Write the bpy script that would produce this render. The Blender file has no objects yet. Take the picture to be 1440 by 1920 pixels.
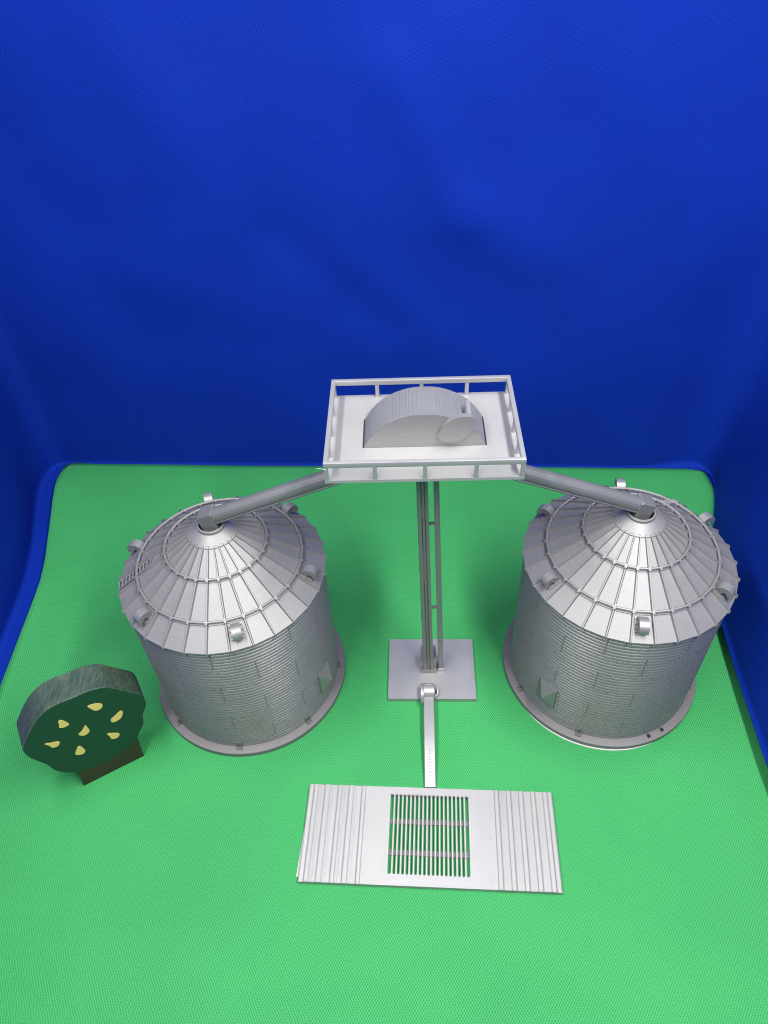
import bpy, bmesh, math, random
from math import sin, cos, pi, radians, hypot, atan2, exp, sqrt
from mathutils import Vector, Matrix, noise

random.seed(7)
scene = bpy.context.scene
COL = scene.collection
MM = 0.001                      # everything below is written in millimetres

# ------------------------------------------------------------------ camera
F_PX, PITCH, ROLL = 1375.8654, 0.7844, -0.05315
cam_d = bpy.data.cameras.new("camera")
cam = bpy.data.objects.new("camera", cam_d)
COL.objects.link(cam)
cam_d.sensor_fit = 'VERTICAL'
cam_d.sensor_height = 24.0
cam_d.sensor_width = 18.0
cam_d.lens = 24.0 * F_PX / 1920.0
cam_d.clip_start = 0.01
cam_d.clip_end = 20.0
_f = Vector((0, cos(PITCH), -sin(PITCH)))
_u = Vector((0, sin(PITCH), cos(PITCH)))
_r = Vector((1, 0, 0))
_r2 = _r * cos(ROLL) + _u * sin(ROLL)
_u2 = -_r * sin(ROLL) + _u * cos(ROLL)
_m = Matrix((_r2, _u2, -_f)).transposed().to_4x4()
_m.translation = Vector((0, 0, 0.4))
cam.matrix_world = _m
scene.camera = cam

# ------------------------------------------------------------------ light
world = bpy.data.worlds.new("World")
scene.world = world
world.use_nodes = True
_bg = world.node_tree.nodes["Background"]
_bg.inputs[0].default_value = (0.93, 0.96, 1.0, 1)
_bg.inputs[1].default_value = 0.06

def area(name, loc, target, sx, sy, power, col=(1, 0.985, 0.96)):
    d = bpy.data.lights.new(name, 'AREA')
    d.shape = 'RECTANGLE'
    d.size, d.size_y = sx * MM, sy * MM
    d.energy = power
    d.color = col
    o = bpy.data.objects.new(name, d)
    COL.objects.link(o)
    o.location = Vector(loc) * MM
    dirv = (Vector(target) - Vector(loc)).normalized()
    z = -dirv
    y = Vector((0, 1, 0))
    x = y.cross(z).normalized()
    y = z.cross(x)
    o.rotation_euler = Matrix((x, y, z)).transposed().to_euler()
    return o

# the two LED strips in the roof of the photo tent, and the soft front strip
area("led_strip", (184, 75, 575), (75, 175, 0), 40, 480, 4.4)
area("led_strip", (-185, 75, 575), (-55, 175, 0), 40, 480, 3.3)
area("led_panel", (10, -20, 610), (15, 170, 0), 420, 220, 0.85)

scene.render.engine = 'CYCLES'
scene.view_settings.view_transform = 'Standard'
scene.view_settings.look = 'None'
scene.view_settings.gamma = 1.0
scene.view_settings.exposure = 0.0
try:
    scene.view_settings.use_curve_mapping = False
except Exception:
    pass
try:
    scene.cycles.filter_width = 1.1
    scene.cycles.max_bounces = 8
    scene.cycles.diffuse_bounces = 5
except Exception:
    pass

# ------------------------------------------------------------------ materials
class NT:
    def __init__(self, name):
        self.m = bpy.data.materials.new(name)
        self.m.use_nodes = True
        self.t = self.m.node_tree
        self.b = self.t.nodes["Principled BSDF"]
    def n(self, kind, **kw):
        o = self.t.nodes.new(kind)
        for k, v in kw.items():
            if k.startswith('i_'):
                o.inputs[k[2:].replace('_', ' ')].default_value = v
            else:
                setattr(o, k, v)
        return o
    def l(self, a, b):
        self.t.links.new(a, b)
    def math(self, op, a, b=None, clamp=False):
        o = self.n('ShaderNodeMath', operation=op, use_clamp=clamp)
        for i, v in enumerate((a, b)):
            if v is None:
                continue
            if isinstance(v, (int, float)):
                o.inputs[i].default_value = v
            else:
                self.l(v, o.inputs[i])
        return o.outputs[0]
    def mix(self, fac, a, b):
        o = self.n('ShaderNodeMix', data_type='RGBA')
        for sock, v in ((o.inputs[0], fac), (o.inputs[6], a), (o.inputs[7], b)):
            if isinstance(v, (int, float)):
                sock.default_value = v
            elif isinstance(v, tuple):
                sock.default_value = (*v, 1)
            else:
                self.l(v, sock)
        return o.outputs[2]
    def mapping(self, src, scale=(1, 1, 1), rot=(0, 0, 0)):
        o = self.n('ShaderNodeMapping')
        o.inputs['Scale'].default_value = scale
        o.inputs['Rotation'].default_value = rot
        self.l(src, o.inputs['Vector'])
        return o.outputs[0]

def silver(name, base=(0.36, 0.362, 0.37), metal=0.5, rough=0.42, lines=None, pitch=0.9, bump=0.35, layer=True):
    k = NT(name)
    b = k.b
    b.inputs['Metallic'].default_value = metal
    tc = k.n('ShaderNodeTexCoord').outputs['Object']
    blot = k.n('ShaderNodeTexNoise', i_Scale=70.0, i_Detail=4.0)
    k.l(tc, blot.inputs['Vector'])
    # long flow streaks of the printed layers
    st = k.n('ShaderNodeTexNoise', i_Scale=1.0, i_Detail=3.0)
    k.l(k.mapping(tc, (60, 60, 1600)), st.inputs['Vector'])
    f = k.math('ADD', k.math('MULTIPLY', blot.outputs[0], 0.5), k.math('MULTIPLY', st.outputs[0], 0.5))
    c = k.mix(f, tuple(v * 0.86 for v in base), tuple(min(1, v * 1.14) for v in base))
    k.l(c, b.inputs['Base Color'])
    r = k.math('ADD', k.math('MULTIPLY', f, 0.22), rough - 0.11)
    k.l(r, b.inputs['Roughness'])
    h = k.math('MULTIPLY', st.outputs[0], 0.6)
    if lines is not None:
        # diagonal raster of the top layers
        sx = k.n('ShaderNodeSeparateXYZ')
        k.l(k.mapping(tc, (1, 1, 1), (0, 0, radians(lines))), sx.inputs[0])
        w = k.math('SINE', k.math('MULTIPLY', sx.outputs[0], 2 * pi / (pitch * MM)))
        h = k.math('ADD', h, k.math('MULTIPLY', w, 0.5))
    bp = k.n('ShaderNodeBump')
    bp.inputs['Strength'].default_value = bump
    bp.inputs['Distance'].default_value = 0.00018
    k.l(h, bp.inputs['Height'])
    k.l(bp.outputs[0], b.inputs['Normal'])
    return k.m

M = {}
M['silver'] = silver('silver_print')
M['wall'] = silver('silver_wall', base=(0.245, 0.248, 0.242), metal=0.5, rough=0.42)
M['roof'] = silver('silver_roof', base=(0.235, 0.235, 0.237), metal=0.42, rough=0.52)
M['flat'] = silver('silver_raster', base=(0.36, 0.36, 0.36), metal=0.38, rough=0.45, lines=45, pitch=0.95, bump=0.55)
M['flat2'] = silver('silver_raster_cross', base=(0.33, 0.33, 0.33), metal=0.4, rough=0.45, lines=-40, pitch=0.95, bump=0.55)
M['cover'] = silver('silver_cover', base=(0.28, 0.28, 0.28), metal=0.5, rough=0.34, bump=0.6)
M['pipe'] = silver('silver_pipe', base=(0.20, 0.203, 0.202), metal=0.45, rough=0.42)
M['fitting'] = silver('silver_fitting', base=(0.25, 0.25, 0.253), metal=0.45, rough=0.42)
M['dull'] = silver('silver_dull', base=(0.19, 0.182, 0.186), metal=0.3, rough=0.55)
M['brim'] = silver('pale_brim', base=(0.55, 0.55, 0.545), metal=0.0, rough=0.5)

def plain(name, col, rough=0.5, metal=0.0, spec=0.5):
    k = NT(name)
    k.b.inputs['Base Color'].default_value = (*col, 1)
    k.b.inputs['Roughness'].default_value = rough
    k.b.inputs['Metallic'].default_value = metal
    k.b.inputs['Specular IOR Level'].default_value = spec
    return k.m

def cloth(name, dark, light, px=1.28, py=2.06, bump=0.28, rough=0.68, spec=0.14):
    """non-woven fabric: staggered pressed dots, in the sheet's own (u, v) metres"""
    k = NT(name)
    uv = k.n('ShaderNodeUVMap', uv_map='sheet').outputs[0]
    nz = k.n('ShaderNodeTexNoise', i_Scale=260.0, i_Detail=2.0)
    k.l(uv, nz.inputs['Vector'])
    s = k.n('ShaderNodeSeparateXYZ')
    k.l(uv, s.inputs[0])
    wob = k.math('MULTIPLY', k.math('SUBTRACT', nz.outputs[0], 0.5), 0.0007)
    u = k.math('ADD', s.outputs[0], wob)
    v = k.math('ADD', s.outputs[1], wob)
    a = k.math('COSINE', k.math('MULTIPLY', u, 2 * pi / (px * MM)))
    c = k.math('COSINE', k.math('MULTIPLY', v, 2 * pi / (py * MM)))
    p = k.math('MULTIPLY', a, c)                               # staggered lattice, -1..1
    pit = k.math('MULTIPLY', k.math('MAXIMUM', k.math('ADD', p, 0.25), 0.0), 0.85, True)
    big = k.n('ShaderNodeTexNoise', i_Scale=14.0, i_Detail=3.0)
    k.l(uv, big.inputs['Vector'])
    fib = k.n('ShaderNodeTexNoise', i_Scale=1500.0, i_Detail=3.0)
    k.l(uv, fib.inputs['Vector'])
    f = k.math('ADD', k.math('ADD', k.math('MULTIPLY', big.outputs[0], 0.18), 0.085), k.math('MULTIPLY', fib.outputs[0], 0.45))
    f = k.math('SUBTRACT', k.math('ADD', f, 0.14), k.math('MULTIPLY', pit, 0.46), True)
    k.l(k.mix(f, dark, light), k.b.inputs['Base Color'])
    k.b.inputs['Roughness'].default_value = rough
    k.b.inputs['Specular IOR Level'].default_value = spec
    bp = k.n('ShaderNodeBump')
    bp.inputs['Strength'].default_value = bump
    bp.inputs['Distance'].default_value = 0.0004
    k.l(k.math('SUBTRACT', k.math('MULTIPLY', fib.outputs[0], 0.3), pit), bp.inputs['Height'])
    k.l(bp.outputs[0], k.b.inputs['Normal'])
    return k.m

M['green'] = cloth('green_fabric', (0.012, 0.15, 0.042), (0.090, 0.53, 0.17))
M['blue'] = cloth('blue_fabric', (0.0004, 0.007, 0.13), (0.0032, 0.043, 0.50), px=1.45, py=2.25, bump=0.32, rough=0.75, spec=0.10)
M['tree_face'] = plain('dark_green_paint', (0.008, 0.042, 0.022), 0.5)
M['pear'] = plain('pale_yellow_paint', (0.72, 0.55, 0.17), 0.55)
M['hole'] = plain('painted_hole_shade', (0.02, 0.02, 0.022), 0.7)  # near-black colour standing in for the shade inside openings

def wood(name, a, b_, grain, rough):
    k = NT(name)
    tc = k.n('ShaderNodeTexCoord').outputs['Object']
    n1 = k.n('ShaderNodeTexNoise', i_Scale=1.0, i_Detail=5.0, i_Roughness=0.65)
    k.l(k.mapping(tc, grain), n1.inputs['Vector'])
    n2 = k.n('ShaderNodeTexNoise', i_Scale=55.0, i_Detail=3.0)
    k.l(tc, n2.inputs['Vector'])
    r = k.n('ShaderNodeValToRGB')
    r.color_ramp.elements[0].position = 0.36
    r.color_ramp.elements[1].position = 0.66
    k.l(k.math('ADD', k.math('MULTIPLY', n1.outputs[0], 0.65), k.math('MULTIPLY', n2.outputs[0], 0.35)), r.inputs[0])
    k.l(k.mix(r.outputs[0], a, b_), k.b.inputs['Base Color'])
    k.b.inputs['Roughness'].default_value = rough
    bp = k.n('ShaderNodeBump')
    bp.inputs['Strength'].default_value = 0.35
    bp.inputs['Distance'].default_value = 0.0004
    k.l(n1.outputs[0], bp.inputs['Height'])
    k.l(bp.outputs[0], k.b.inputs['Normal'])
    return k.m

M['tree_rim'] = wood('green_stained_wood', (0.018, 0.045, 0.033), (0.085, 0.115, 0.082), (900, 110, 900), 0.42)
M['tree_base'] = wood('brown_stained_wood', (0.024, 0.011, 0.006), (0.058, 0.030, 0.018), (60, 500, 500), 0.45)

# ------------------------------------------------------------------ mesh helpers
def bm_new():
    return bmesh.new()

def obj(name, bm, mat, parent=None, loc=(0, 0, 0), rotz=0.0, smooth=None, mats=None):
    bmesh.ops.recalc_face_normals(bm, faces=bm.faces[:])
    for v in bm.verts:
        v.co *= MM
    me = bpy.data.meshes.new(name)
    bm.to_mesh(me)
    bm.free()
    for mm in (mats or [mat]):
        me.materials.append(mm)
    if smooth is not None:
        for p in me.polygons:
            p.use_smooth = True
        if smooth < 180:
            try:
                me.set_sharp_from_angle(angle=radians(smooth))
            except Exception:
                pass
    o = bpy.data.objects.new(name, me)
    COL.objects.link(o)
    o.location = Vector(loc) * MM
    o.rotation_euler = (0, 0, rotz)
    if parent:
        o.parent = parent
    return o

def thing(name, label, cat, loc, group=None):
    o = bpy.data.objects.new(name, None)
    COL.objects.link(o)
    o.empty_display_size = 0.02
    o.location = Vector(loc) * MM
    o['label'] = label
    o['category'] = cat
    if group:
        o['group'] = group
    return o

def hexa(bm, P):
    """P: 8 points, bottom 4 then top 4"""
    v = [bm.verts.new(p) for p in P]
    for f in ((0, 3, 2, 1), (4, 5, 6, 7), (0, 1, 5, 4), (1, 2, 6, 5), (2, 3, 7, 6), (3, 0, 4, 7)):
        bm.faces.new([v[i] for i in f])

def box(bm, x0, x1, y0, y1, z0, z1, T=None):
    P = [Vector(p) for p in ((x0, y0, z0), (x1, y0, z0), (x1, y1, z0), (x0, y1, z0),
                             (x0, y0, z1), (x1, y0, z1), (x1, y1, z1), (x0, y1, z1))]
    if T is not None:
        P = [T @ p for p in P]
    hexa(bm, P)

def bevel(bm, w, seg=2):
    bmesh.ops.bevel(bm, geom=[e for e in bm.edges if len(e.link_faces) == 2 and e.calc_face_angle(0) > 0.5],
                    offset=w, segments=seg, affect='EDGES', profile=0.5, clamp_overlap=True)

def tube(bm, p0, p1, r, n=8, r1=None, phase=0.0, caps=True):
    p0, p1 = Vector(p0), Vector(p1)
    d = (p1 - p0).normalized()
    a = Vector((0, 0, 1)) if abs(d.z) < 0.9 else Vector((1, 0, 0))
    x = d.cross(a).normalized()
    y = x.cross(d)
    if r1 is None:
        r1 = r
    A = [bm.verts.new(p0 + (x * cos(phase + 2 * pi * i / n) + y * sin(phase + 2 * pi * i / n)) * r) for i in range(n)]
    B = [bm.verts.new(p1 + (x * cos(phase + 2 * pi * i / n) + y * sin(phase + 2 * pi * i / n)) * r1) for i in range(n)]
    for i in range(n):
        bm.faces.new((A[i], A[(i + 1) % n], B[(i + 1) % n], B[i]))
    if caps:
        bm.faces.new(A[::-1])
        bm.faces.new(B)

def lathe(bm, prof, n=96, closed=False, phase=0.0):
    """prof: list of (r, z)"""
    rings = []
    for r, z in prof:
        rings.append([bm.verts.new((r * cos(phase + 2 * pi * i / n), r * sin(phase + 2 * pi * i / n), z)) for i in range(n)])
    m = len(rings)
    for j in range(m if closed else m - 1):
        a, b = rings[j], rings[(j + 1) % m]
        for i in range(n):
            bm.faces.new((a[i], a[(i + 1) % n], b[(i + 1) % n], b[i]))
    return rings

def extrude_poly(bm, pts, fn0, fn1):
    """closed outline pts extruded from fn0(p) to fn1(p)"""
    A = [bm.verts.new(fn0(p)) for p in pts]
    B = [bm.verts.new(fn1(p)) for p in pts]
    n = len(pts)
    for i in range(n):
        bm.faces.new((A[i], A[(i + 1) % n], B[(i + 1) % n], B[i]))
    fa = bm.faces.new(A[::-1])
    fb = bm.faces.new(B)
    bmesh.ops.triangulate(bm, faces=[fa, fb])

def catmull(pts, k=5):
    out = []
    n = len(pts)
    for i in range(n):
        p0, p1, p2, p3 = (Vector(pts[(i + j - 1) % n]) for j in range(4))
        for s in range(k):
            t = s / k
            out.append(tuple(0.5 * ((2 * p1) + (p2 - p0) * t + (2 * p0 - 5 * p1 + 4 * p2 - p3) * t * t
                                    + (3 * p1 - p0 - 3 * p2 + p3) * t ** 3)))
    return out

def sheet(name, grid, uvs, mat, thick=0.6):
    """grid[i][j] -> point (mm); one cloth with real thickness"""
    bm = bm_new()
    V = [[bm.verts.new(p) for p in row] for row in grid]
    lay = bm.loops.layers.uv.new('sheet')
    for i in range(len(V) - 1):
        for j in range(len(V[0]) - 1):
            f = bm.faces.new((V[i][j], V[i][j + 1], V[i + 1][j + 1], V[i + 1][j]))
            f.smooth = True
            for lp, (a, b) in zip(f.loops, ((i, j), (i, j + 1), (i + 1, j + 1), (i + 1, j))):
                lp[lay].uv = (uvs[a][b][0] * MM, uvs[a][b][1] * MM)
    for v in bm.verts:
        v.co *= MM
    me = bpy.data.meshes.new(name)
    bm.to_mesh(me)
    bm.free()
    me.materials.append(mat)
    o = bpy.data.objects.new(name, me)
    COL.objects.link(o)
    md = o.modifiers.new('thickness', 'SOLIDIFY')
    md.thickness = thick * MM
    md.offset = -1
    o['kind'] = 'structure'
    return o

# ------------------------------------------------------------------ the setting
# green cloth: flat sheet whose left edge wanders and whose back corners are rounded
ROT = -0.0905
left_edge = [(-60, -238), (60, -243), (200, -247), (264, -250.6), (283, -250.4), (306, -250.4), (329, -250.3), (349, -250.6),
             (369, -253), (397, -258.4), (433, -265.5), (455, -268.3), (470, -269.3), (478, -267)]
def left_x(y):
    for (ya, xa), (yb, xb) in zip(left_edge, left_edge[1:]):
        if y <= yb:
            t = (y - ya) / (yb - ya)
            return xa + (xb - xa) * max(t, 0)
    return left_edge[-1][1]
def back_y(x):
    y = 455.3 - 0.0915 * (x + 6.8) + 0.8 * sin(x / 60.0)
    d = max(0.0, x - 253)
    if d > 0:
        y -= d * d * 0.22
    e = max(0.0, -263 - x)
    y -= e * e * 0.25
    return y
grid, uvs = [], []
NY, NX = 110, 120
for i in range(NY + 1):
    t = i / NY
    row, ur = [], []
    for j in range(NX + 1):
        s = j / NX
        yl = -60 + t * (478 + 60)
        xl, xr = left_x(yl), 257.0
        x = xl + (xr - xl) * s
        y = -60 + t * (back_y(x) + 60)
        z = 0.0
        far = max(0.0, min(1.0, (y - 330) / 120))
        z += 0.6 * far * (noise.noise(Vector((x / 70, y / 60, 2.0))) + 0.25)
        z -= 2.2 * max(0.0, (y - (back_y(x) - 14)) / 14) ** 2 if y > back_y(x) - 14 else 0
        z = max(z, -1.0) if far > 0 else z
        el = x - xl
        k_ = max(0.0, min(1.0, (y - 250) / 90)) * (1 - max(0.0, min(1.0, (y - 455) / 25)))
        if el < 30:
            z += (0.6 + 5.5 * k_) * (1 - el / 30) ** 2
        sc = 1 - z / 400.0
        row.append((x * sc, y * sc, z))
        ca, sa = cos(ROT), sin(ROT)
        ur.append((x * ca + y * sa + 1000, -x * sa + y * ca + 1000))
    grid.append(row)
    uvs.append(ur)
g = sheet('tabletop_cloth', grid, uvs, M['green'], 0.7)
g['label'] = 'bright green dotted fabric sheet lying flat under the models'

# blue cloth: wall behind and at both sides, its foot sweeping out under the green sheet on the left
plan = []                                         # (x, y, foot height, sweep length of the foot)
right = [(190, -140, 16, 0), (197, 20, 15, 0), (199, 120, 13.5, 0), (201, 176, 12.5, 0), (203.6, 205, 12, 0), (206.4, 233, 11.5, 0),
         (212.4, 280, 11, 0), (222, 318, 8, 0), (238, 358, 4, 0), (251, 390, 2.5, 0), (257, 408, 2, 0), (260, 421, 2, 1)]
back = [(257, 432, 0, 4), (247, 438, -1, 6), (230, 439, -1.5, 4)]
for k in range(1, 30):
    t = k / 30
    x = 230 + (-262 - 230) * t
    back.append((x, 455.3 - 0.0915 * (x + 6.8) + 2.2, -1.5, 3))
leftp = [(-268, 482, -1.5, 2), (-277, 477, -1.5, 3), (-281, 466, -1.5, 4), (-281.5, 450, -1.5, 4), (-278, 428, -1.5, 4), (-269, 390, -1.5, 4), (-263, 350, -1.5, 4),
         (-262, 300, -1.5, 4), (-262, 200, -1.5, 4), (-263, 80, -1.5, 4), (-266, -140, -1.5, 4)]
ctrl = right + back + leftp
def resample(pts, step):
    dense = []
    n = len(pts)
    for i in range(n - 1):
        p0, p1, p2, p3 = (Vector(pts[max(0, min(n - 1, i + j - 1))]) for j in range(4))
        k = max(2, int((p2 - p1).length / step))
        for s in range(k):
            t = s / k
            dense.append(0.5 * ((2 * p1) + (p2 - p0) * t + (2 * p0 - 5 * p1 + 4 * p2 - p3) * t * t
                                + (3 * p1 - p0 - 3 * p2 + p3) * t ** 3))
    dense.append(Vector(pts[-1]))
    return dense
path = resample(ctrl, 7.0)
FOLDS = [  # ridge lines on the back wall: (x0,z0, x1,z1, width, height toward camera)
    (18, 285, 60, 205, 16, 5.0), (60, 205, 120, 175, 22, 4.5), (-60, 195, 10, 128, 14, -3.5), (-10, 170, 40, 120, 16, 2.5),
    (-150, 330, -90, 210, 26, 3.0), (-190, 180, -70, 135, 22, 2.5), (130, 330, 190, 230, 24, 3.0), 
    (70, 330, 110, 260, 22, -3.0), (-30, 110, 90, 95, 26, 2.0), (-220, 250, -170, 120, 24, -2.5)]
def seg_d(px, pz, a):
    x0, z0, x1, z1 = a[:4]
    dx, dz = x1 - x0, z1 - z0
    t = max(0, min(1, ((px - x0) * dx + (pz - z0) * dz) / (dx * dx + dz * dz)))
    return hypot(px - x0 - t * dx, pz - z0 - t * dz)
grid, uvs = [], []
arc = 0.0
prev = None
HT = 430
for i, p in enumerate(path):
    x, y, fz, sw = p
    a = path[max(0, i - 1)]
    b = path[min(len(path) - 1, i + 1)]
    tx, ty = b.x - a.x, b.y - a.y
    L = hypot(tx, ty) or 1
    nx, ny = -ty / L, tx / L                      # toward the inside of the tent
    if prev is not None:
        arc += hypot(x - prev[0], y - prev[1])
    prev = (x, y)
    row, ur = [], []
    rr = max(0.0, sw)                             # cove radius = sweep
    prof = []
    for q in range(9):
        th = q / 8 * pi / 2
        prof.append((rr * (1 - sin(th)), fz + rr * (1 - cos(th))))
    while len(prof) < 10:
        prof.insert(0, (prof[0][0] + 0.01, prof[0][1]))
    z0 = fz + rr
    NZ = 62
    for q in range(1, NZ + 1):
        prof.append((0.0, z0 + (HT - z0) * q / NZ))
    vv = 0.0
    pp = None
    lean = (0.20 if x > 0 else 0.10) * max(0.0, min(1.0, (446 - y) / 50))
    for off, z in prof:
        dsp = -lean * max(0.0, z - 15)
        up = max(0.0, min(1.0, (z - 12) / 60))
        if up > 0:
            dsp += up * (4.0 * noise.noise(Vector((x / 120 + 3, z / 130, y / 140))) + 1.2 * noise.noise(Vector((x / 48, z / 60 + 9, y / 60))))
            if y > 425:
                for fo in FOLDS:
                    dsp += 0.6 * up * fo[5] * exp(-(seg_d(x, z, fo) / fo[4]) ** 2)
        o = off + dsp
        row.append((x + nx * o, y + ny * o, z))
        if pp is not None:
            vv += hypot(off - pp[0], z - pp[1])
        pp = (off, z)
        ur.append((arc, vv))
    grid.append(row)
    uvs.append(ur)
g2 = [[(-460 + 770 * j / 40, -150 + 660 * i / 40, -1.6) for j in range(41)] for i in range(41)]
u2 = [[(p[0] + 1000, p[1] + 1000) for p in row_] for row_ in g2]
tt = sheet('tabletop', g2, u2, M['blue'], 0.7)
tt['label'] = 'deep blue fabric covering the table around the green sheet'
bk = sheet('backdrop', grid, uvs, M['blue'], 0.7)
bk['label'] = 'deep blue fabric backdrop curving round behind and beside the models'

# ------------------------------------------------------------------ grain silos
def sil(rel):                                     # height of the roof skin at radius r
    return rel
TIERS = [(12.4, 27.0, 129.5), (26.6, 44.4, 129.1), (44.0, 55.6, 128.6)]
def zr(r):
    for a, b, z0 in TIERS:
        if r <= b:
            return z0 - 0.667 * (r - 12.8)
    return TIERS[-1][2] - 0.667 * (r - 12.8)
NR = 30
RIB0 = radians(-92)
RW = 54.3                                         # wall radius

def radial(ang):
    return Matrix.Rotation(ang, 4, 'Z')

def build_roof(par):
    bm = bm_new()
    c30 = cos(pi / NR)
    for a, b, z0 in TIERS:
        last = b > 50
        prof = [(a, z0 - 0.667 * (a - 12.8) - 1.0), (a, z0 - 0.667 * (a - 12.8)), (b, z0 - 0.667 * (b - 12.8))]
        prof += [(b, z0 - 0.667 * (b - 12.8) - (0.9 if last else 0.45))]
        if last:
            prof += [(RW - 2.0, z0 - 0.667 * (b - 12.8) - 0.9)]
        lathe(bm, prof, NR, phase=RIB0)
    roof = obj('roof', bm, M['roof'], par)
    # one rib, copied round
    bm = bm_new()
    P = []
    for r, w in ((12.9, 0.30), (56.3, 0.42)):
        pass
    def ribseg(r0, r1, w0, w1):
        z0, z1 = zr(r0), zr(r1)
        hexa(bm, [Vector(p) for p in ((r0, -w0 * 1.25, z0 - .5), (r1, -w1 * 1.25, z1 - .5), (r1, w1 * 1.25, z1 - .5), (r0, w0 * 1.25, z0 - .5),
                                      (r0, -w0 * .42, z0 + 1.4), (r1, -w1 * .42, z1 + 1.4), (r1, w1 * .42, z1 + 1.4), (r0, w0 * .42, z0 + 1.4))])
    ribseg(12.6, 26.9, 0.36, 0.50)
    ribseg(26.95, 44.2, 0.50, 0.55)
    ribseg(44.25, 56.2, 0.55, 0.57)
    first = obj('rib', bm, M['roof'], roof)
    ribs = [first]
    for k in range(1, NR):
        c = first.copy()
        COL.objects.link(c)
        c.parent = roof
        ribs.append(c)
    for k, c in enumerate(ribs):
        c.rotation_euler.z = RIB0 + 2 * pi * k / NR
    # ring rods lying across the ribs, with a clip on every rib
    for R_ in (26.7, 44.0):
        bm = bm_new()
        z = zr(R_ - 0.5) + 1.45
        pts = [Vector((R_ * cos(RIB0 + 2 * pi * k / NR), R_ * sin(RIB0 + 2 * pi * k / NR), z)) for k in range(NR)]
        for k in range(NR):
            tube(bm, pts[k], pts[(k + 1) % NR], 0.68, 8)
            T = radial(RIB0 + 2 * pi * k / NR) @ Matrix.Translation((R_, 0, z)) @ Matrix.Rotation(radians(33.7), 4, 'Y')
            box(bm, -1.05, 1.05, -0.62, 0.62, -0.75, 0.74, T)
        obj('ring_rod', bm, M['roof'], roof, smooth=40)
        if R_ > 30:                               # lap strip just above each ring
            pass
    return roof

def build_cap(par):
    bm = bm_new()
    lathe(bm, [(13.0, 129.0), (13.0, 130.0), (12.2, 130.4), (8.2, 133.2), (7.5, 133.5), (7.2, 133.6), (7.25, 135.0), (6.95, 135.4), (6.2, 135.4), (6.0, 135.0), (6.0, 126)], 64)
    cap = obj('cap_cone', bm, M['roof'], par, smooth=28)
    bm = bm_new()
    for k in range(22):
        T = radial(2 * pi * k / 22 + .1) @ Matrix.Translation((11.9, 0, 130.75)) @ Matrix.Rotation(radians(35), 4, 'Y')
        box(bm, -.22, .22, -.62, .62, -.3, .22, T)
    obj('bolt_ring', bm, M['roof'], cap)
    bm = bm_new()
    lathe(bm, [(0.01, 127), (6.1, 127)], 32)
    obj('throat_shade_disc', bm, M['hole'], cap)  # disc across the open neck, its dark inside put into the colour
    return cap

def build_vent(par, ang, first=None):
    """gooseneck vent: thick half ring standing on a flange, mouth hanging outward"""
    T = radial(ang)
    if first is not None:
        v = first.copy()
        COL.objects.link(v)
        v.parent = par
        for ch in first.children:
            c = ch.copy()
            COL.objects.link(c)
            c.parent = v
        v.rotation_euler.z = ang
        return v
    w = 2.35
    cx, cz, ro, ri = 49.6, zr(49.6) + 2.6, 4.5, 1.5
    pts = []
    for k in range(15):
        th = radians(178 - 176 * k / 14)
        pts.append((cx + ro * cos(th), cz + ro * 0.92 * sin(th)))
    pts.append((cx + ro - 0.15, cz - 1.6))
    pts.append((cx + ro - 1.6, cz - 1.9))
    for k in range(9):
        th = radians(20 + 150 * k / 8)
        pts.append((cx + 0.3 + ri * cos(th), cz - .6 + ri * sin(th)))
    pts += [(cx - 1.3, zr(cx - 1.3) - .4), (cx - 4.3, zr(cx - 4.3) - .4)]
    bm = bm_new()
    extrude_poly(bm, pts, lambda p: (p[0], -w, p[1]), lambda p: (p[0], w, p[1]))
    v = obj('vent', bm, M['fitting'], par, smooth=32)
    bm = bm_new()
    r0, r1 = 45.0, 51.2
    hexa(bm, [Vector(p) for p in ((r0, -3.4, zr(r0) - .3), (r1, -3.4, zr(r1) - .3), (r1, 3.4, zr(r1) - .3), (r0, 3.4, zr(r0) - .3),
                                  (r0, -3.3, zr(r0) + .55), (r1, -3.3, zr(r1) + .55), (r1, 3.3, zr(r1) + .55), (r0, 3.3, zr(r0) + .55))])
    for s in (-1, 1):
        for r in (46.2, 48.2, 50.2):
            box(bm, r - .3, r + .3, s * 2.9 - .3, s * 2.9 + .3, zr(r) + .3, zr(r) + .95)
    obj('flange', bm, M['fitting'], v)
    v.rotation_euler.z = ang
    return v

def build_ladder(par, ang):
    bm = bm_new()
    n = Vector((0.667, 0, 1)).normalized()
    for s in (-1, 1):
        pa, pb = Vector((34.5, s * 2.3, zr(34.5) + 1.0)), Vector((55.8, s * 2.3, zr(55.8) + 1.0))
        T = Matrix.Identity(4)
        for a, b in ((pa, pb),):
            tube(bm, a, b, 0.42, 6)
    for k in range(10):
        r = 35.2 + k * 2.22
        z = zr(r) + 1.0
        tube(bm, (r, -2.3, z), (r, 2.3, z), 0.36, 6)
    o = obj('roof_ladder', bm, M['roof'], par)
    o.rotation_euler.z = ang
    return o

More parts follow.
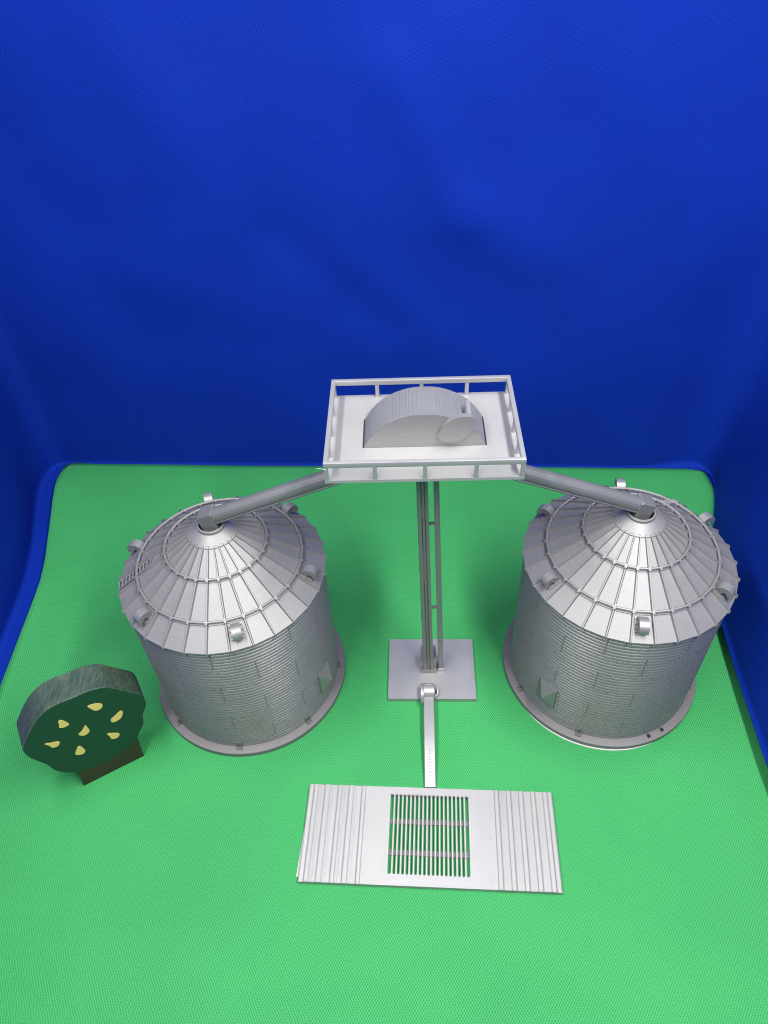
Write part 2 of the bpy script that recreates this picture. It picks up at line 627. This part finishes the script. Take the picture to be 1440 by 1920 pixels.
SEAM0 = radians(-92.6)
def build_wall(par):
    bm = bm_new()
    waves, per = 38, 8
    prof = []
    z0, z1 = 3.6, 98.6
    for k in range(waves * per + 1):
        t = k / per
        prof.append((RW - 0.95 * (1 - abs(sin(pi * t))) ** 1.3, z0 + (z1 - z0) * k / (waves * per)))
    prof.append((RW - 2.5, z1))
    lathe(bm, prof, 160)
    pitch = (z1 - z0) / waves
    # bolted laps of the sheets
    tiers = ([(82, 95), (51, 66), (20, 35)], [(67, 81.5), (36.5, 50.5), (6.5, 19)])
    for c in range(16):
        ang = SEAM0 + c * 2 * pi / 16
        for a, b in tiers[c % 2]:
            k = int((a - z0) / pitch) + 1
            while z0 + k * pitch < b:
                z = z0 + (k + .5) * pitch
                for s in (-1, 1):
                    T = radial(ang + s * 0.0125) @ Matrix.Translation((RW, 0, z + pitch * .5 * (s > 0)))
                    box(bm, -1.0, .10, -.28, .28, -.3, .3, T)
                k += 1
        for z in (81.8, 66.5, 51, 36, 19.7):
            z = z0 + (round((z - z0) / pitch) + .5) * pitch
            for q in range(4):
                T = radial(ang + (q + .5) * 2 * pi / 64) @ Matrix.Translation((RW, 0, z))
                box(bm, -.5, .20, -.28, .28, -.28, .28, T)
    w = obj('wall', bm, M['wall'], par, smooth=55)
    return w

def build_base(par):
    bm = bm_new()
    lathe(bm, [(RW - 1.5, 0.0), (58.6, 0.0), (58.8, 0.3), (58.8, 3.3), (58.6, 3.55), (RW + .2, 4.3), (RW - 1.5, 4.4)], 128)
    return obj('base_ring', bm, M['dull'], par, smooth=20)

def build_bracket(par):
    bm = bm_new()
    box(bm, RW + .1, RW + 2.4, -1.7, 1.7, 4.0, 4.9)
    for s in (-1, 1):
        box(bm, RW - .2, RW + .75, s * .95 - .42, s * .95 + .42, 4.8, 9.3)
        tube(bm, (RW + 1.3, s * .95, 4.8), (RW + 1.3, s * .95, 6.3), .5, 6)
    box(bm, RW - .3, RW + .3, -1.4, 1.4, 5.4, 8.6)
    return obj('anchor_bracket', bm, M['dull'], par)

def build_hatch(par, ang):
    bm = bm_new()
    T = radial(ang)
    R0 = RW - 0.6
    c = [(R0 + .9, -5.7, 17), (R0 + .9, 5.7, 17), (R0 + .9, 5.7, 35), (R0 + .9, -5.7, 35)]
    rim = [bm.verts.new((R0 - 1.6, y, z)) for _, y, z in c]
    cor = [bm.verts.new(p) for p in c]
    apex = bm.verts.new((R0 + 5.6, 0, 26.5))
    for i in range(4):
        bm.faces.new((cor[i], cor[(i + 1) % 4], apex))
        bm.faces.new((rim[i], rim[(i + 1) % 4], cor[(i + 1) % 4], cor[i]))
    bm.faces.new(rim)
    for k in range(7):
        z = 17.6 + k * 2.8
        for s in (-1, 1):
            box(bm, R0 - .6, R0 + .75, s * 6.9 - .38, s * 6.9 + .38, z - .38, z + .38)
    o = obj('hatch', bm, M['fitting'], par)
    o.rotation_euler.z = ang
    return o

silo = thing('grain_silo', 'silver corrugated toy grain silo left of the tower, beside the wooden tree', 'silo', (-88.6, 264.0, 0), 'silver grain silos with ribbed cone roofs')
parts = {}
parts['base'] = build_base(silo)
parts['wall'] = build_wall(silo)
parts['roof'] = build_roof(silo)
parts['cap'] = build_cap(silo)
vent = build_vent(silo, radians(-74.6))
parts['vents'] = [vent] + [build_vent(silo, radians(-74.6 + 60 * k), vent) for k in range(1, 6)]
parts['ladder'] = build_ladder(silo, radians(-170))
parts['hatch'] = build_hatch(silo, radians(-27))
br = build_bracket(silo)
parts['brackets'] = [br]
for k in range(1, 8):
    c = br.copy()
    COL.objects.link(c)
    c.parent = silo
    parts['brackets'].append(c)
for k, c in enumerate(parts['brackets']):
    c.rotation_euler.z = SEAM0 + k * pi / 4

# the second silo: same pieces, roof and wall each turned their own way
silo2 = silo.copy()
COL.objects.link(silo2)
silo2.location = Vector((129.1, 256.1, 0)) * MM
silo2['label'] = 'silver corrugated toy grain silo right of the tower, pale brim under its foot'
RT, WT = radians(-144), radians(-112.5)
def dup(o, par, turn, top=True):
    c = o.copy()
    COL.objects.link(c)
    c.parent = par
    if top:
        c.rotation_euler.z = o.rotation_euler.z + turn
    for ch in o.children:
        dup(ch, c, 0, False)
    return c
dup(parts['base'], silo2, 0)
dup(parts['wall'], silo2, WT)
dup(parts['roof'], silo2, RT)
dup(parts['cap'], silo2, RT)
for v in parts['vents']:
    dup(v, silo2, RT)
dup(parts['ladder'], silo2, radians(46 + 170))
dup(parts['hatch'], silo2, WT)
for k, b in enumerate(parts['brackets']):
    a = math.degrees(b.rotation_euler.z + WT) % 360
    if abs(a - 290) > 8:                          # one bracket of this silo has come off
        dup(b, silo2, WT)
bm = bm_new()
for a in (-73, -63.5):
    T = radial(radians(a))
    box(bm, RW + .6, RW + 2.6, -.9, .9, 4.0, 4.75, T)
    box(bm, RW + 1.0, RW + 2.2, -.45, .45, 4.6, 5.3, T)
obj('bolt_pad', bm, M['hole'], silo2)  # pads coloured near-black in place of shade in the empty bolt holes
bm = bm_new()
N = 64
A, B = [], []
for k in range(N + 1):
    a = radians(-152 + 84 * k / N)
    e = sin(pi * k / N)
    ro = 58.4 + 1.15 * e ** .5 + 0.12 * noise.noise(Vector((k / 3, 0, 0)))
    A.append((56.5 * cos(a), 56.5 * sin(a)))
    B.append((ro * cos(a), ro * sin(a)))
for k in range(N):
    P = [(*A[k], .12), (*B[k], .12), (*B[k + 1], .12), (*A[k + 1], .12), (*A[k], .42), (*B[k], .42), (*B[k + 1], .42), (*A[k + 1], .42)]
    hexa(bm, [Vector(p) for p in P])
bmesh.ops.remove_doubles(bm, verts=bm.verts[:], dist=1e-4)
obj('brim', bm, M['brim'], silo2)

# ------------------------------------------------------------------ elevator tower
OX, OY = 24.6, 256.4
tower = thing('elevator_tower', 'tall silver elevator tower with railed platform and two sloping spouts between the silos', 'elevator tower', (OX, OY, 0))
def tw(name, bm, mat, parent=None, **kw):
    """parts are written in table coordinates; shift them to the tower's foot"""
    for v in bm.verts:
        v.co -= Vector((OX, OY, 0))
    return obj(name, bm, mat, parent or tower, **kw)
TB = Matrix.Translation((24.6, 256.4, 0)) @ Matrix.Rotation(-0.063, 4, 'Z')
bm = bm_new()
box(bm, -26.8, 26.8, -21.8, 21.8, 0, 3.4, TB)
bevel(bm, 0.35)
tw('base_plate', bm, M['silver'])

# column: H-shaped shaft leaning very slightly and tapering upward
def taper(bm, x0, x1, y0, y1, z0, z1, cx0, cx1, s1, cy0=257.2, cy1=256.0):
    P = []
    for z, cx, cy, s in ((z0, cx0, cy0, 1.0), (z1, cx1, cy1, s1)):
        for x, y in ((x0, y0), (x1, y0), (x1, y1), (x0, y1)):
            P.append(Vector((cx + x * s, cy + y * s, z)))
    hexa(bm, P)
CB, CT = 22.7, 18.0                                # column centre at foot and head
ZT = 191.4
bm = bm_new()
taper(bm, -3.0, -1.25, -4.2, 4.2, 3.0, ZT, CB, CT, 0.84)
taper(bm, 1.25, 3.0, -4.2, 4.2, 3.0, ZT, CB, CT, 0.84)
taper(bm, -1.25, 1.25, -2.9, 2.9, 3.0, ZT, CB, CT, 0.84)
# slim inner rib in the groove, broken into lengths like the print
for za, zb in ((12, 62), (64, 92), (120, 140), (150, 178)):
    ca = CB + (CT - CB) * za / ZT
    cb = CB + (CT - CB) * zb / ZT
    taper(bm, -.45, .6, -3.5, -2.7, za, zb, ca, cb, 0.97, 257.2 - 1.2 * za / ZT, 257.2 - 1.2 * zb / ZT)
for z in (60, 100, 150, 176):                      # small lugs on the flange edges
    c = CB + (CT - CB) * z / ZT
    for s in (-1, 1):
        x = c + s * (3.0 - .5 * z / ZT)
        box(bm, x - .22, x + .22, 254.9, 256.2, z - 1.6, z + 1.6)
tw('column', bm, M['pipe'])
bm = bm_new()
box(bm, -4.7, 4.7, -4.0, 6.6, 3.2, 15.5, Matrix.Translation((22.8, 258.6, 0)) @ Matrix.Rotation(-0.04, 4, 'Z'))
bevel(bm, 0.8, 3)
box(bm, -4.4, 4.4, -6.0, -3.9, 3.2, 6.2, Matrix.Translation((22.8, 258.6, 0)) @ Matrix.Rotation(-0.04, 4, 'Z'))
tw('foot_socket', bm, M['fitting'], smooth=40)
# ladder rail beside the column, with its stays
bm = bm_new()
taper(bm, -1.55, 1.55, -1.6, 1.6, 3.0, ZT, 30.6, 24.6, 0.8, 256.6, 254.8)
tw('rail_post', bm, M['pipe'])
for z in (135.3, 67.1, 15.7):
    bm = bm_new()
    c = CB + (CT - CB) * z / ZT
    e = 30.6 + (24.6 - 30.6) * z / ZT
    box(bm, c + 2.2, e - .9, 254.6, 256.0, z - .55, z + .55)
    tw('stay', bm, M['pipe'])
bm = bm_new()
box(bm, 28.4, 33.0, 253.4, 254.9, 3.2, 5.2)
tw('rail_shoe', bm, M['silver'])

# platform
TP = Matrix.Translation((18.9, 255.5, 0)) @ Matrix.Rotation(-0.0474, 4, 'Z')
PW, PD = 83.2 / 2, 59.9 / 2
bm = bm_new()
xs = [-PW, -26.45, 28.0, PW]
ys = [-PD, -9.1, 11.5, PD]
def grid_plate(bm, xs, ys, hole, z0, z1, T):
    for i in range(len(xs) - 1):
        for j in range(len(ys) - 1):
            if hole(i, j):
                continue
            top = [bm.verts.new(T @ Vector((x, y, z1))) for x, y in ((xs[i], ys[j]), (xs[i + 1], ys[j]), (xs[i + 1], ys[j + 1]), (xs[i], ys[j + 1]))]
            bot = [bm.verts.new(T @ Vector((x, y, z0))) for x, y in ((xs[i], ys[j]), (xs[i + 1], ys[j]), (xs[i + 1], ys[j + 1]), (xs[i], ys[j + 1]))]
            bm.faces.new(top)
            bm.faces.new(bot[::-1])
            for k, (di, dj) in enumerate(((0, -1), (1, 0), (0, 1), (-1, 0))):
                a, b = i + di, j + dj
                if not (0 <= a < len(xs) - 1 and 0 <= b < len(ys) - 1) or hole(a, b):
                    bm.faces.new((bot[k], bot[(k + 1) % 4], top[(k + 1) % 4], top[k]))
    bmesh.ops.remove_doubles(bm, verts=bm.verts[:], dist=1e-4)
grid_plate(bm, xs, ys, lambda i, j: i == 1 and j == 1, 191.6, 193.1, TP)
floor = tw('platform_floor', bm, M['flat'])
bm = bm_new()
box(bm, -28.5, 30.0, -10.5, 12.8, 185.5, 191.55, TP)
tw('gap_blocker', bm, M['wall'])  # added box, out of sight; blocks the gap round the cover so it reads dark
# railing: posts then the top frame
px_ = [-40.7, -20.4, 0.4, 21.6, 40.7]
py_ = [-29.05, -14.6, 0.0, 14.6, 29.05]
spots = [(x, y) for x in px_ for y in (py_[0], py_[-1])] + [(x, y) for x in (px_[0], px_[-1]) for y in py_[1:-1]]
bm = bm_new()
box(bm, -.85, .85, -.85, .85, 0, 6.95)
post = obj('railing_post', bm, M['silver'], tower)
posts = [post]
for k in range(1, len(spots)):
    c = post.copy()
    COL.objects.link(c)
    c.parent = tower
    posts.append(c)
for c, (x, y) in zip(posts, spots):
    p = TP @ Vector((x, y, 193.05))
    c.location = (p - Vector((OX, OY, 0))) * MM
    c.rotation_euler.z = -0.0474
bm = bm_new()
xs = [-PW, -PW + 1.9, PW - 1.9, PW]
ys = [-PD, -PD + 1.9, PD - 1.9, PD]
grid_plate(bm, xs, ys, lambda i, j: i == 1 and j == 1, 199.9, 202.5, TP)
bevel(bm, 0.22, 2)
tw('handrail', bm, M['silver'], smooth=40)

# domed head cover standing in the floor opening, with its oval belt guard
R_ = (26.6 ** 2 + 17.4 ** 2) / (2 * 17.4)
zc = 192.9 + 17.4 - R_
ha = math.asin(26.6 / R_)
pts = []
lv = []
zz = 192.9
top_ = zc + R_
while zz < top_ - 0.12:
    lv.append((sqrt(max(0.0, R_ * R_ - (zz - zc) ** 2)) * (26.6 / sqrt(R_ * R_ - (192.9 - zc) ** 2)), zz))
    zz += 0.30 + 0.05 * sin(zz * 7)
rt = []
for (xa, za), (xb, zb) in zip(lv, lv[1:] + [(0.9, top_)]):
    rt += [(xa, za), (xa - .06, zb - .02)]
rt += [(0.9, top_)]
pts = [(0.8 - x, z) for x, z in rt] + [(0.8 + x, z) for x, z in rt[::-1]]
pts += [(0.8 + 26.6, 188.5), (0.8 - 26.6, 188.5)]
bm = bm_new()
extrude_poly(bm, pts, lambda p: TP @ Vector((p[0], -9.1 + .12, p[1])), lambda p: TP @ Vector((p[0], 11.3, p[1])))
cover = tw('head_cover', bm, M['cover'])
bm = bm_new()
oval = [(6.4, 200.6), (8.3, 196.9), (13.7, 196.2), (18.9, 199.6), (22.2, 205.0), (21.7, 208.7), (18.7, 210.0), (14.0, 209.4), (9.3, 206.3)]
oval = catmull(oval, 5)
extrude_poly(bm, oval, lambda p: TP @ Vector((p[0], -10.6, p[1])), lambda p: TP @ Vector((p[0], -8.2, p[1])))
guard = tw('belt_guard', bm, M['cover'], cover, smooth=40)
bm = bm_new()
tube(bm, TP @ Vector((19.6, -8.6, 208.2)), TP @ Vector((19.6, 1.5, 208.2)), 1.35, 14)
box(bm, 18.2, 21.0, -8.4, .5, 202.2, 208.0, TP)
tw('motor', bm, M['silver'], cover, smooth=40)

SP_END, SP_MID = 140.5, 165.9
# spouts: faceted pipes from the head to the silo caps
def spout(cx, cy, sgn):
    end = Vector((cx - sgn * 2.6, cy, SP_END))
    m = Vector((cx - sgn * 62.0, 255.5 + (cy - 255.5) * .45, SP_MID))
    hub = m + (m - end) * ((abs(m.x - CT) - 3.0) / abs(m.x - end.x))
    d = (end - hub).normalized()
    bm = bm_new()
    n = 12
    side = Vector((-d.y, d.x, 0)).normalized()
    up = side.cross(d)
    if up.z < 0:
        up = -up
    prof = []
    for k in range(13):                            # rounded upper half in flats
        th = radians(-25 + 230 * k / 12)
        prof.append((4.0 * cos(th), 4.0 * sin(th)))
    prof += [(-3.3, -2.2), (-3.7, -2.5), (-3.6, -3.0), (-2.7, -2.8), (-2.8, -3.8), (-2.4, -4.1), (-1.7, -3.6), (-1.5, -4.3), (1.5, -4.3), (1.7, -3.6), (2.4, -4.1), (2.8, -3.8), (2.7, -2.8), (3.6, -3.0), (3.7, -2.5), (3.3, -2.2)]
    fa = lambda p: hub + side * p[0] + up * p[1]
    fb = lambda p: end + side * p[0] + up * p[1]
    extrude_poly(bm, prof, fa, fb)
    sp = tw('spout', bm, M['pipe'], smooth=18)
    # elbow box dropping into the cap
    h = Vector((sgn, 0, 0))
    prof = []
    c = Vector((cx, cy, 0))
    q = [(-2.9, SP_END + 3.9), (-1.8, SP_END + 4.1), (4.9, SP_END + 1.5), (3.0, 134.2), (2.4, 131.0), (-3.4, 131.0), (-4.6, 135.0), (-4.2, SP_END - 3.0)]
    bm = bm_new()
    sd = Vector((-d.y, d.x, 0)).normalized()
    hd = Vector((d.x, d.y, 0)).normalized()
    fa = lambda p: c + hd * p[0] + Vector((0, 0, p[1])) + sd * 4.15
    fb = lambda p: c + hd * p[0] + Vector((0, 0, p[1])) - sd * 4.15
    extrude_poly(bm, q, fa, fb)
    bevel(bm, 0.3, 1)
    tw('elbow', bm, M['pipe'], sp)
    return sp
spout(-88.6, 264.0, -1)
spout(129.1, 256.1, 1)
# fine stray strands left by the printer
bm = bm_new()
for a, b in (((-22.9, 226, 200.8), (-25.5, 226, 201.5)), ((-25.5, 226, 201.5), (-27, 227, 200.6))):
    tube(bm, a, b, 0.09, 4)
tw('stray_strand', bm, M['brim'])

# ------------------------------------------------------------------ drive-over hopper with its auger
HX, HY = 14.8, 153.6
HR = -0.0903
hop = thing('drive_over_hopper', 'flat silver drive-over grate with ribbed ramps and a thin auger, in front of the tower', 'hopper', (HX, HY, 0))
TH = Matrix.Rotation(HR, 4, 'Z')
HW, HD, HZ = 134.0 / 2, 51.4 / 2, 3.1
GX0, GX1, GY0, GY1 = -21.3, 21.2, -20.2, 21.6
bm = bm_new()
grid_plate(bm, [-34.6, GX0, GX1, 34.6], [-HD, GY0, GY1, HD], lambda i, j: i == 1 and j == 1, 0.15, HZ, TH)
obj('deck', bm, M['flat'], hop)
def ramp(s):
    bm = bm_new()
    prof = [(34.6, HZ)]
    for k in range(5):
        x = 35.2 + 6.6 * k
        w = 2.5 if s > 0 else (2.1, 2.7, 2.2, 2.9, 2.4)[k]
        prof += [(x - .05, HZ - .10), (x + .35, HZ + .30), (x + w - .2, HZ + .26), (x + w + .5, HZ - .34), (x + w + 1.2, HZ - .36), (x + 5.0, HZ - .18)]
        if s < 0:
            prof += [(x + 5.3, HZ - .02), (x + 5.9, HZ - .06)]
    prof = [p for p in prof if p[0] < HW - .8]
    prof += [(HW - .5, HZ - .2), (HW, HZ - .5)]
    pts = prof + [(HW, 0.15), (34.6, 0.15)]
    pts = [(s * x, z) for x, z in pts]
    extrude_poly(bm, pts, lambda p: TH @ Vector((p[0], -HD, p[1])), lambda p: TH @ Vector((p[0], HD, p[1])))
    return obj('ramp', bm, M['flat2'] if s > 0 else M['flat'], hop)
ramp(1)
ramp(-1)
# grate: 18 bars between 19 round-ended slots, each bar a part
NS = 19
pt = (GX1 - GX0) / NS
sw = pt * 0.66
bm = bm_new()
bw = pt - sw
box(bm, -bw / 2, bw / 2, GY0 - .02, GY1 + .02, 0.5, HZ - .02)
bar = obj('grate_bar', bm, M['flat'], hop)
bars = [bar]
for k in range(1, NS - 1):
    c = bar.copy()
    COL.objects.link(c)
    c.parent = hop
    bars.append(c)
for k, c in enumerate(bars):
    x = GX0 + sw / 2 - sw / 2 + (k + 1) * pt
    p = TH @ Vector((x, 0, 0))
    c.location = p * MM
    c.rotation_euler.z = HR
for y in (7.6, -8.7):
    bm = bm_new()
    box(bm, GX0 - .1, GX1 + .1, y - 1.35, y + 1.35, 0.2, 1.0, TH)
    obj('cross_bar', bm, M['dull'], hop)
# rounded ends of each slot
for k in range(NS):
    xc = GX0 + (k + .5) * pt
    for ye, s_ in ((GY1, -1), (GY0, 1)):
        bm = bm_new()
        W_ = sw / 2 + .02
        pts = [(xc - W_, ye - s_ * .4), (xc - W_, ye + s_ * sw * .5)]
        for q in range(1, 12):
            th = pi - pi * q / 12
            pts.append((xc + sw / 2 * cos(th), ye + s_ * (sw * .5 - sw * .5 * sin(th))))
        pts += [(xc + W_, ye + s_ * sw * .5), (xc + W_, ye - s_ * .4)]
        extrude_poly(bm, pts, lambda p: TH @ Vector((p[0], p[1], .5)), lambda p: TH @ Vector((p[0], p[1], HZ - .04)))
        obj('slot_end', bm, M['flat'], hop)
bm = bm_new()
box(bm, -HW - .55, -HW + 6, -HD + .6, -HD + 24, 0.05, .3, TH @ Matrix.Rotation(radians(-2.2), 4, 'Z'))
obj('brim', bm, M['brim'], hop)

# auger casing: gently arched flat bar from the hopper's back edge up on to the tower's base plate
def hp(p):
    return Vector(p) - Vector((HX, HY, 0))
A0, A1 = Vector((17.6, 180.2, 0)), Vector((21.4, 240, 0))
ad = (A1 - A0).normalized()
an = Vector((-ad.y, ad.x, 0))
bm = bm_new()
NS_ = 30
ring = []
for k in range(NS_ + 1):
    t = k / NS_
    c = A0 + (A1 - A0) * t
    z = 2.2 + 5.2 * t + 2.6 * sin(pi * t)
    w = 3.15
    ring.append([bm.verts.new(hp(c + an * s * w + Vector((0, 0, zz)))) for s, zz in ((1, z - 2.0), (-1, z - 2.0), (-1, z - .35), (-.9, z), (.9, z), (1, z - .35))])
for a, b in zip(ring, ring[1:]):
    for i in range(6):
        bm.faces.new((a[i], a[(i + 1) % 6], b[(i + 1) % 6], b[i]))
bm.faces.new(ring[0])
bm.faces.new(ring[-1][::-1])
auger = obj('auger', bm, M['silver'], hop, smooth=25)
# worn, unreadable raised lettering along the casing: only its strokes survive
bm = bm_new()
strokes = [(.30, -.5, 1.2), (.33, .45, 1.0), (.375, -.55, .9), (.385, .5, 1.1), (.41, 0, 2.6), (.45, -.3, 1.4), (.48, .4, 1.2), (.52, 0, 1.1), (.545, .6, .9),
           (.60, -.2, 1.8), (.64, -.5, 1.3), (.665, .2, 2.2), (.70, 0, 2.4), (.735, -.3, 1.6), (.765, 0, 2.5), (.80, 0, 2.0), (.83, -.2, 1.6), (.86, .3, 1.5), (.90, .2, 2.0), (.93, .1, 1.4)]
for t, x, L in strokes:
    t = 1 - t * .95
    t = t * .9
    c = A0 + (A1 - A0) * t + an * -x
    z = 2.2 + 5.2 * t + 2.6 * sin(pi * t)
    T = Matrix.Translation(hp(c + Vector((0, 0, z)))) @ Matrix.Rotation(atan2(ad.y, ad.x), 4, 'Z') @ Matrix.Rotation(-0.09, 4, 'Y')
    box(bm, -.32, .32, -L / 2 * 1.1, L / 2 * 1.1, -.3, .13, T)
obj('raised_lettering', bm, M['silver'], auger)
# motor head on the base plate
Tm = Matrix.Translation(hp((21.5, 237.6, 0))) @ Matrix.Rotation(-0.06, 4, 'Z') @ Matrix.Translation((0, 0, .5)) @ Matrix.Diagonal((.95, .86, .86, 1))
bm = bm_new()
pts = []
for k in range(17):
    th = radians(-25 + 230 * k / 16)
    pts.append((5.2 * cos(th), 8.3 + 4.6 * sin(th)))
extrude_poly(bm, pts, lambda p: Tm @ Vector((-3.25, p[0], p[1])), lambda p: Tm @ Vector((3.3, p[0], p[1])))
for th, w in ((62, 2.9), (96, 2.6), (128, 2.1)):
    T = Tm @ Matrix.Translation((0, -5.2 * cos(radians(th)), 8.3 + 4.6 * sin(radians(th)))) @ Matrix.Rotation(radians(th - 90), 4, 'X').inverted()
    box(bm, -w, w, -.55, .55, -.5, .5, T)
motor = obj('motor', bm, M['silver'], auger, smooth=30)
bm = bm_new()
pts = [(-8.0, 3.6), (-8.2, 6.5)] + [(6.3 * cos(radians(a)) - .6, 8.0 + 4.6 * sin(radians(a))) for a in range(150, -31, -15)] + [(4.8, 3.6)]
extrude_poly(bm, pts, lambda p: Tm @ Vector((-5.3, p[0], p[1])), lambda p: Tm @ Vector((-3.4, p[0], p[1])))
bevel(bm, .25, 1)
obj('belt_guard', bm, M['silver'], motor, smooth=35)
bm = bm_new()
n1, n2 = 28, 8
rg = []
Tr = Tm @ Matrix.Translation((3.0, .2, 7.4)) @ Matrix.Rotation(radians(28), 4, 'X') @ Matrix.Rotation(radians(22), 4, 'Y')
for i in range(n1):
    a = 2 * pi * i / n1
    rg.append([bm.verts.new(Tr @ Vector(((2.9 + .75 * cos(2 * pi * j / n2)) * cos(a), (3.6 + .75 * cos(2 * pi * j / n2)) * sin(a), .8 * sin(2 * pi * j / n2)))) for j in range(n2)])
for i in range(n1):
    for j in range(n2):
        bm.faces.new((rg[i][j], rg[(i + 1) % n1][j], rg[(i + 1) % n1][(j + 1) % n2], rg[i][(j + 1) % n2]))
obj('pulley', bm, M['silver'], motor, smooth=60)

# ------------------------------------------------------------------ wooden tree
tree = thing('wooden_tree', 'dark green wooden tree cut-out with painted yellow pears on a brown foot', 'toy tree', (-163.6, 200.5, 0))
A = Vector((-179.37, 192.21, 0))
ed = Vector((0.8841, 0.4672, 0))
nd = Vector((0.4672, -0.8841, 0))                  # toward the viewer
def tp(x, d, z):
    return A + ed * x - nd * d + Vector((0, 0, z)) - Vector((-163.6, 200.5, 0))
outline = [(36.2, 74.8), (40.0, 69.9), (45.3, 62.4), (49.1, 56.6), (49.8, 51.3), (49.0, 44.7), (45.4, 38.4), (43.5, 30.3), (39.4, 24.0), (34.6, 17.1),
           (27.5, 14.3), (19.3, 12.4), (10.9, 12.7), (2.3, 15.8), (-4.3, 22.0), (-7.0, 28.3), (-8.0, 34.5), (-10.3, 41.0), (-12.7, 48.5), (-12.7, 56.7),
           (-9.6, 62.0), (-4.8, 68.6), (0.4, 74.2), (5.6, 77.8), (10.2, 79.0), (14.3, 79.3), (20.0, 78.6), (26.2, 78.6), (31.4, 77.4)]
sm = catmull(outline, 4)
bm = bm_new()
def inset(pts, d):
    cx = sum(p[0] for p in pts) / len(pts)
    cz = sum(p[1] for p in pts) / len(pts)
    out = []
    n = len(pts)
    for i in range(n):
        a, b = pts[i - 1], pts[(i + 1) % n]
        tx, tz = b[0] - a[0], b[1] - a[1]
        L = hypot(tx, tz)
        nx_, nz_ = tz / L, -tx / L
        if nx_ * (cx - pts[i][0]) + nz_ * (cz - pts[i][1]) < 0:
            nx_, nz_ = -nx_, -nz_
        out.append((pts[i][0] + nx_ * d, pts[i][1] + nz_ * d))
    return out
ins = inset(sm, 0.45)
layers = [(ins, 0.0), (sm, 0.45), (sm, 16.4), (ins, 16.9)]
rings = [[bm.verts.new(tp(x, d, z)) for x, z in pts] for pts, d in layers]
n = len(sm)
for a, b in zip(rings, rings[1:]):
    for i in range(n):
        bm.faces.new((a[i], a[(i + 1) % n], b[(i + 1) % n], b[i]))
f1 = bm.faces.new(rings[0])
f2 = bm.faces.new(rings[-1][::-1])
f1.material_index = 1
f2.material_index = 1
bmesh.ops.triangulate(bm, faces=[f1, f2])
crown = obj('crown', bm, None, tree, mats=[M['tree_rim'], M['tree_face']], smooth=40)
pears = [[(23.9, 67.1), (27.8, 66.2), (30.3, 63.4), (28.9, 60.6), (26.1, 60.7), (24.5, 64.1)], [(29.9, 47.3), (33.3, 49.5), (36.2, 51.0), (37.1, 49.2), (34.7, 45.0), (30.7, 44.4)],
         [(8.4, 65.7), (10.1, 65.7), (12.0, 60.3), (10.0, 59.2), (7.3, 60.4), (8.1, 63.5)], [(12.9, 47.9), (15.1, 49.6), (18.0, 52.7), (18.4, 50.1), (18.2, 46.5), (15.2, 45.0)],
         [(24.8, 37.0), (27.0, 35.9), (30.2, 32.6), (28.6, 29.9), (25.7, 30.7), (25.3, 34.8)], [(-2.9, 53.2), (-0.3, 51.9), (2.8, 50.4), (3.3, 48.7), (1.5, 46.7), (-0.8, 47.4), (-1.7, 50.7)],
         [(6.2, 32.6), (8.6, 37.3), (10.2, 38.0), (11.0, 35.5), (11.2, 31.8), (9.2, 30.1)]]
for q in pears:
    bm = bm_new()
    extrude_poly(bm, catmull(q, 4), lambda p: tp(p[0], -0.22, p[1]), lambda p: tp(p[0], 0.25, p[1]))
    obj('pear', bm, M['pear'], crown)
bm = bm_new()
hexa(bm, [tp(*p) for p in ((0.2, 0.4, 0), (35.5, 0.4, 0), (35.5, 14.5, 0), (0.2, 14.5, 0), (2.4, 0.4, 21), (37.0, 0.4, 24), (37.0, 14.5, 24), (2.4, 14.5, 21))])
bevel(bm, .4, 2)
obj('foot', bm, M['tree_base'], tree, smooth=40)
